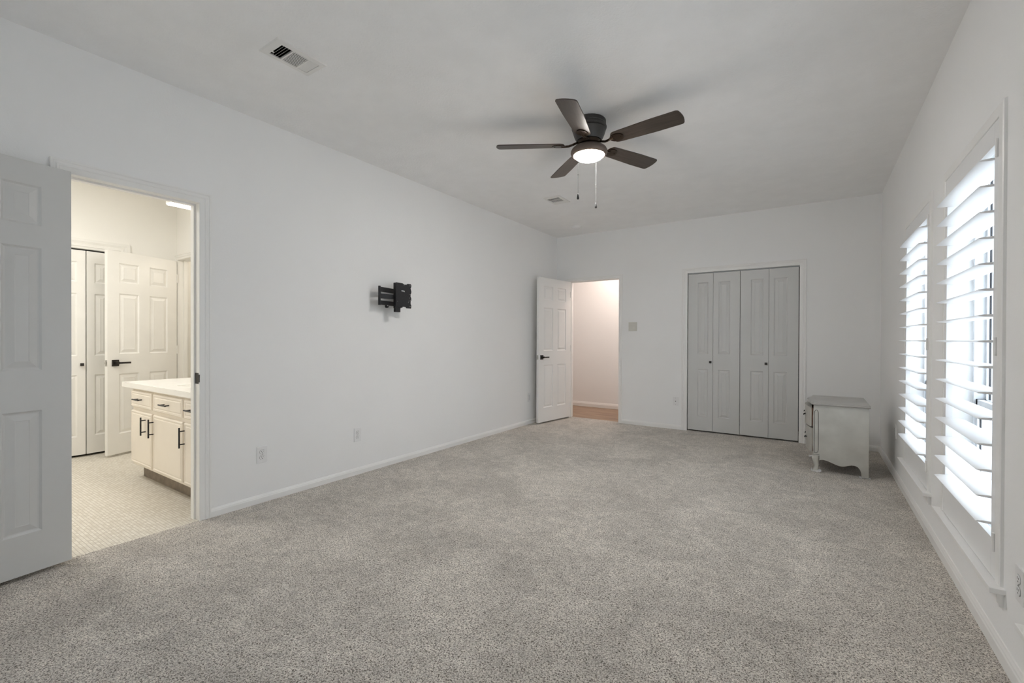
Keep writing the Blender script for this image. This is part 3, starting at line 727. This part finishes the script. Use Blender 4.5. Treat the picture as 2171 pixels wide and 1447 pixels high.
# ------------------------------------------------------------------ outlets, switch, coax
def outlet(name, origin, u, nrm, zc, label, wd=0.072, ht=0.118):
    """origin on the wall, u = direction along the wall to the right, nrm = into the room"""
    t = thing(name, label, 'outlet', (origin[0], origin[1], zc), math.atan2(u[1], u[0]), group='wall outlets')
    # local: x along wall, -y into room
    bm = NB(); box(bm, -wd / 2, -0.006, -ht / 2, wd / 2, 0, ht / 2, 0.002); obj('faceplate', bm, M['plate'], t)
    for dz in (0.0195, -0.0195):
        bm = NB(); pts = []
        for i in range(24):
            a = 2 * PI * i / 24; pts.append((0.0172 * math.cos(a), -0.006, max(-0.014, min(0.014, 0.0172 * math.sin(a))) + dz))
        prism(bm, pts, (0, -0.0022, 0)); s = obj('socket', bm, M['plate'], t)
        bm = NB(); box(bm, -0.0075, -0.0086, dz - 0.001, -0.0052, -0.008, dz + 0.008); box(bm, 0.0052, -0.0086, dz, 0.0072, -0.008, dz + 0.0075)
        tube(bm, (0, -0.0086, dz - 0.0075), (0, -0.0078, dz - 0.0075), 0.0028, 10)
        obj('slots', bm, M['slot'], s)
        bm = NB(); k = 24
        ring = [[bm.verts.new((r * math.cos(2 * PI * i / k), -0.0063, max(-0.014 * r / 0.0172, min(0.014 * r / 0.0172, r * math.sin(2 * PI * i / k))) + dz)) for i in range(k)] for r in (0.0172, 0.0184)]
        for i in range(k): bm.faces.new((ring[0][i], ring[0][(i + 1) % k], ring[1][(i + 1) % k], ring[1][i]))
        obj('socket_rim', bm, M['slot'], s)
    bm = NB(); tube(bm, (0, -0.0075, 0), (0, -0.006, 0), 0.003, 8); obj('screw', bm, M['nickel'], t)
    return t
outlet('wall_outlet', (0, -4.463), (0, 1), (1, 0), 0.345, 'white outlet on the left wall nearest the bathroom doorway')
outlet('wall_outlet', (0, -3.645), (0, 1), (1, 0), 0.345, 'white outlet on the left wall below the television bracket')
outlet('wall_outlet', (0, -0.800), (0, 1), (1, 0), 0.370, 'white outlet on the left wall beside the open far door')
outlet('wall_outlet', (W, -3.925), (0, -1), (-1, 0), 0.355, 'white outlet at the right edge under the shuttered windows')
outlet('wall_outlet', (W, -1.10), (0, -1), (-1, 0), 0.40, 'white outlet on the right wall beyond the farther window, by the nightstand')

t = thing('light_switch', 'almond double rocker switch beside the hall doorway', 'light switch', (1.200, 0, 1.362))
bm = NB(); box(bm, -0.060, -0.006, -0.061, 0.060, 0, 0.061, 0.002); obj('faceplate', bm, M['ivory'], t)
for x in (-0.023, 0.023):
    bm = NB(); prism(bm, [(x - 0.0165, -0.006, -0.034), (x - 0.0165, -0.0115, -0.034), (x - 0.0165, -0.0075, 0.0), (x - 0.0165, -0.0065, 0.034), (x - 0.0165, -0.005, 0.034)], (0.033, 0, 0))
    obj('rocker', bm, M['ivory'], t)
t = thing('coax_plate', 'white cable jack plate on the far wall left of the closet', 'wall plate', (1.784, 0, 0.370))
bm = NB(); box(bm, -0.036, -0.005, -0.058, 0.036, 0, 0.058, 0.002); obj('faceplate', bm, M['plate'], t)
bm = NB(); tube(bm, (0, -0.012, 0), (0, -0.004, 0), 0.0055, 10); obj('cable_jack', bm, M['slot'], t)
for z in (0.042, -0.042):
    bm = NB(); tube(bm, (0, -0.0065, z), (0, -0.005, z), 0.003, 8); obj('screw', bm, M['nickel'], t)

# ------------------------------------------------------------------ nightstand
t = thing('nightstand', 'worn silver grey nightstand with scalloped sides beside the window wall', 'nightstand', (0, 0, 0))
NX0, NX1, NY0, NY1, NT = 3.345, 3.692, -1.280, -0.640, 0.602
def side_panel(y):
    pts = [(3.345, NT), (3.345, .108), (3.352, .114), (3.366, .117), (3.385, .116), (3.41, .109), (3.44, .097), (3.47, .085), (3.50, .079), (3.525, .082), (3.55, .092), (3.575, .100), (3.597, .100), (3.617, .092), (3.633, .072), (3.641, .045), (3.644, .006), (3.692, .006), (3.692, NT)]
    bm = NB(); prism(bm, [(x, y, z) for x, z in pts], (0, 0.018, 0)); return bm
obj('side_panel', side_panel(NY0), M['silver'], t); obj('side_panel', side_panel(NY1 - 0.018), M['silver'], t)
bm = NB(); box(bm, 3.680, NY0 + 0.018, 0.10, 3.690, NY1 - 0.018, NT); obj('back_panel', bm, M['silver'], t)
# top with scalloped front edge and moulded rim
def top_outline(o):
    pts = []
    ya, yb = NY0 - 0.022 - o, NY1 + 0.022 + o
    pts.append((3.700, ya)); pts.append((3.335, ya))
    n_ = 40
    for i in range(n_ + 1):
        s = i / n_; y = ya + 0.010 + (yb - ya - 0.020) * s
        bulge = 0.045 * math.sin(PI * s) + 0.016 * abs(math.cos(3 * PI * s)) - 0.014
        pts.append((3.290 - o - bulge, y))
    pts += [(3.335, yb), (3.700, yb)]
    return pts
bm = NB(); prev = None
for (o, z) in ((-0.006, NT), (-0.002, NT + 0.004), (0.003, NT + 0.006), (0.004, NT + 0.010), (0.000, NT + 0.013), (-0.003, NT + 0.016), (-0.003, NT + 0.019), (-0.008, NT + 0.022)):
    ring = [bm.verts.new((x, y, z)) for x, y in top_outline(o)]
    if prev:
        for i in range(len(ring)):
            j = (i + 1) % len(ring); bm.faces.new((prev[i], prev[j], ring[j], ring[i]))
    else: bm.faces.new(ring[::-1])
    prev = ring
bm.faces.new(prev)
obj('tabletop', bm, M['silver_top'], t)
# front corner posts with cabriole feet
def post(y, s):
    bm = NB()
    prism(bm, [(3.300, y, .160), (3.345, y, .160), (3.345, y, NT), (3.300, y, NT), (3.296, y, .5), (3.296, y, .25)], (0, s * 0.040, 0))
    # collar rings
    box(bm, 3.293, min(y - s * 0.004, y + s * 0.044), .148, 3.346, max(y - s * 0.004, y + s * 0.044), .156, 0.002)
    return bm
def bead(y, s):
    bm = NB(); yy = y - s * 0.0012
    path = [(3.306, .175), (3.306, .530), (3.308, .545), (3.313, .555), (3.320, .559), (3.327, .556), (3.332, .548), (3.335, .535), (3.336, .20), (3.332, .182), (3.322, .174), (3.306, .175)]
    for p, q in zip(path, path[1:]): tube(bm, (p[0], yy, p[1]), (q[0], yy, q[1]), 0.0024, 6)
    return bm
def foot(y, s):
    bm = NB(); prev = None
    secs = [(.150, 3.321, .044, .040), (.138, 3.316, .052, .044), (.120, 3.314, .054, .044), (.098, 3.317, .046, .040), (.075, 3.321, .037, .034), (.052, 3.323, .030, .028), (.036, 3.320, .032, .030), (.022, 3.315, .040, .034), (.010, 3.313, .040, .034)]
    for z, cx, w_, d_ in secs:
        ring = [bm.verts.new((cx + w_ / 2 * math.copysign(abs(math.cos(a)) ** 0.6, math.cos(a)), y + s * 0.020 + d_ / 2 * math.copysign(abs(math.sin(a)) ** 0.6, math.sin(a)), z)) for a in [2 * PI * i / 16 for i in range(16)]]
        if prev:
            for i in range(16): bm.faces.new((prev[i], prev[(i + 1) % 16], ring[(i + 1) % 16], ring[i]))
        else: bm.faces.new(ring)
        prev = ring
    bm.faces.new(prev[::-1]); return bm
for y, s in ((NY0, 1), (NY1, -1)):
    o = obj('front_post', post(y, s), M['silver'], t)
    obj('moulding', bead(y, s), M['antique'], o, label='dark edged arched moulding')
    obj('cabriole_foot', foot(y, s), M['silver'], o, smooth=True, sharp=60)
# bowed drawer fronts
for zi, (z0, z1) in enumerate(((0.400, 0.575), (0.170, 0.385))):
    bm = NB(); n_ = 16; pts = []
    ya, yb = NY0 + 0.045, NY1 - 0.045
    for i in range(n_ + 1):
        s = i / n_; pts.append((3.288 - 0.044 * math.sin(PI * s) - 0.006, ya + (yb - ya) * s))
    pts += [(3.293, yb), (3.293, ya)]
    prism(bm, [(x, y, z0) for x, y in pts], (0, 0, z1 - z0)); d = obj('drawer', bm, M['silver'], t)
    if zi == 0: d.location.x = -0.009
    bm = NB(); box(bm, 3.293, ya + 0.002, z0 + 0.006, 3.62, ya + 0.014, z1 - 0.006); box(bm, 3.293, yb - 0.016, z0 + 0.01, 3.62, yb - 0.004, z1 - 0.01)
    obj('drawer_side', bm, M['wood_edge'], d)
    zc = (z0 + z1) / 2
    for yc in (NY0 + 0.20, NY1 - 0.20):
        bm = NB(); x = 3.288 - 0.044 * math.sin(PI * (yc - ya) / (yb - ya)) - 0.006
        tube(bm, (x, yc - 0.03, zc + 0.006), (x - 0.016, yc - 0.026, zc), 0.0035, 8); tube(bm, (x, yc + 0.03, zc + 0.006), (x - 0.016, yc + 0.026, zc), 0.0035, 8)
        tube(bm, (x - 0.016, yc - 0.026, zc), (x - 0.019, yc, zc - 0.008), 0.0035, 8); tube(bm, (x - 0.016, yc + 0.026, zc), (x - 0.019, yc, zc - 0.008), 0.0035, 8)
        obj('drawer_pull', bm, M['black'], d, label='dark metal pull')
bm = NB(); n_ = 24; pts = [(3.300, NY0 + 0.04, .168)]
for i in range(n_ + 1):
    s = i / n_; pts.append((3.300, NY0 + 0.04 + (NY1 - NY0 - 0.08) * s, 0.115 + 0.03 * math.cos(2 * PI * s * 2) * 0.6 + 0.012))
pts.append((3.300, NY1 - 0.04, .168))
prism(bm, pts, (0.016, 0, 0)); obj('front_apron', bm, M['silver'], t)

def crumple(x, y, sx, sy, h, label, seed):
    rnd = random.Random(seed); bm = NB()
    bmesh.ops.create_grid(bm, x_segments=7, y_segments=6, size=0.5)
    for v in bm.verts:
        e = max(abs(v.co.x), abs(v.co.y)) * 2
        v.co.x = x + v.co.x * sx + rnd.uniform(-.003, .003); v.co.y = y + v.co.y * sy + rnd.uniform(-.003, .003)
        v.co.z = 0.002 + (h * max(0.0, (e - 0.62) / 0.38) ** 1.5 * rnd.uniform(0.2, 1.0))
    bmesh.ops.solidify(bm, geom=bm.faces[:], thickness=0.0015)
    return obj('foam_pad', bm, M['foam'], label=label, cat='furniture pad', group='white pads under the nightstand feet')
crumple(3.320, -1.262, 0.074, 0.060, 0.026, 'crumpled white foam wrap under the front foot of the nightstand', 3)
crumple(3.668, -1.268, 0.075, 0.05, 0.006, 'flat white foam pad under the back leg of the nightstand near the window wall', 5)
crumple(3.305, -0.66, 0.085, 0.070, 0.012, 'white foam wrap under the far front foot of the nightstand', 8)

# ------------------------------------------------------------------ bathroom vanity
VX0, VX1, VF, VB = -1.490, -0.125, -4.770, -4.222
t = thing('vanity_cabinet', 'cream bathroom vanity cabinet with black bar pulls', 'vanity', (0, 0, 0))
bm = NB(); box(bm, VX0, VF, 0.120, VX1, VB, 0.62); box(bm, VX0, VF, 0.62, VX0 + 0.018, VB, 0.758); box(bm, VX1 - 0.018, VF, 0.62, VX1, VB, 0.758)
box(bm, VX0 + 0.018, VF, 0.62, VX1 - 0.018, VF + 0.02, 0.758); obj('carcass', bm, M['cream'], t)
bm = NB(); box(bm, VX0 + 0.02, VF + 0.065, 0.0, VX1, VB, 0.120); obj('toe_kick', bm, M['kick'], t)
def bar_pull(parent, p, q, label='black bar pull'):
    bm = NB(); p, q = Vector(p), Vector(q); d = (q - p).normalized()
    tube(bm, p, q, 0.0055, 10)
    L = (q - p).length
    for s in (0.18, 0.82):
        c = p + d * L * s; tube(bm, c, c + Vector((0, 0.032, 0)), 0.0045, 8)
    obj('bar_pull', bm, M['black'], parent, smooth=True, sharp=50, label=label)
def front(name, x0, x1, z0, z1, inset):
    bm = NB(); bx = VF - 0.018
    # overlay front with routed edge
    prev = None
    for (o, y) in ((0, VF - 0.0005), (0, bx + 0.006), (0.006, bx), (inset, bx), (inset + 0.004, bx + 0.003), (inset + 0.010, bx + 0.003), (inset + 0.014, bx)):
        ring = [bm.verts.new(q) for q in ((x0 + o, y, z0 + o), (x1 - o, y, z0 + o), (x1 - o, y, z1 - o), (x0 + o, y, z1 - o))]
        if prev:
            for i in range(4): bm.faces.new((prev[i], prev[(i + 1) % 4], ring[(i + 1) % 4], ring[i]))
        prev = ring
    bm.faces.new(prev)
    return obj(name, bm, M['cream'], t)
cols = [(-1.485, -1.040), (-1.010, -0.465), (-0.435, -0.130)]
for i, (x0, x1) in enumerate(cols):
    d = front('drawer', x0, x1, 0.606, 0.742, 0.018)
    xc = (x0 + x1) / 2 - (0.0 if i else 0.02)
    bar_pull(d, (xc - 0.065, VF - 0.050, 0.676), (xc + 0.065, VF - 0.050, 0.676))
    d = front('cabinet_door', x0, x1, 0.140, 0.575, 0.014)
    hx = x1 - 0.12 if i == 0 else x0 + 0.012
    bar_pull(d, (hx, VF - 0.050, 0.400), (hx, VF - 0.050, 0.545))
bm = NB()
holed(bm, lambda u, z, d: (u, z, 0.762 + d), -1.66, VX1, -4.800, VB, [(-0.93, -0.42, -4.66, -4.37)], 0.040)
t = obj('vanity_countertop', bm, M['counter'], label='white countertop on the bathroom vanity', cat='countertop')
bm = NB(); prev = None
for (o, z) in ((0.0, 0.762), (-0.006, 0.75), (-0.02, 0.66), (-0.05, 0.632)):
    ring = [bm.verts.new((x, y, z)) for x, y in ((-0.935 - o, -4.665 - o), (-0.415 + o, -4.665 - o), (-0.415 + o, -4.365 + o), (-0.935 - o, -4.365 + o))]
    if prev:
        for i in range(4): bm.faces.new((prev[i], prev[(i + 1) % 4], ring[(i + 1) % 4], ring[i]))
    prev = ring
bm.faces.new(prev)
obj('sink_basin', bm, M['counter'], t)
t = thing('vanity_light', 'luminous white light box hung above the bathroom vanity', 'ceiling light', (0, 0, 0))
bm = NB(); box(bm, -1.625, -4.495, 2.406, -0.13, -4.222, 2.739); obj('light_box', bm, M['bath_wall'], t)
bm = NB(); box(bm, -1.620, -4.490, 2.396, -0.14, -4.228, 2.405); obj('diffuser', bm, M['panel_light'], t)

# ------------------------------------------------------------------ lamps added to light the rooms
lamp('added_fan_lamp', 'POINT', (FX, FY, 2.40), 1.5, (1.0, 0.80, 0.60), 0.09)  # extra warm light added beneath the lit glass bowl
lamp('added_bathroom_lamp', 'AREA', (-1.55, -5.75, H - 0.02), 23, (1.0, 0.98, 0.945), 0.45)  # unseen lamp added to fill the bathroom
lamp('added_toilet_room_lamp', 'POINT', (-2.1, -3.5, 2.0), 4, (1.0, 0.90, 0.78), 0.1)  # unseen lamp added to lift the dark corner doorway
lamp('added_hallway_lamp', 'AREA', (0.75, 0.62, H - 0.02), 13, (1.0, 0.84, 0.75), 0.35)  # unseen lamp added for the warm light on the hallway wall
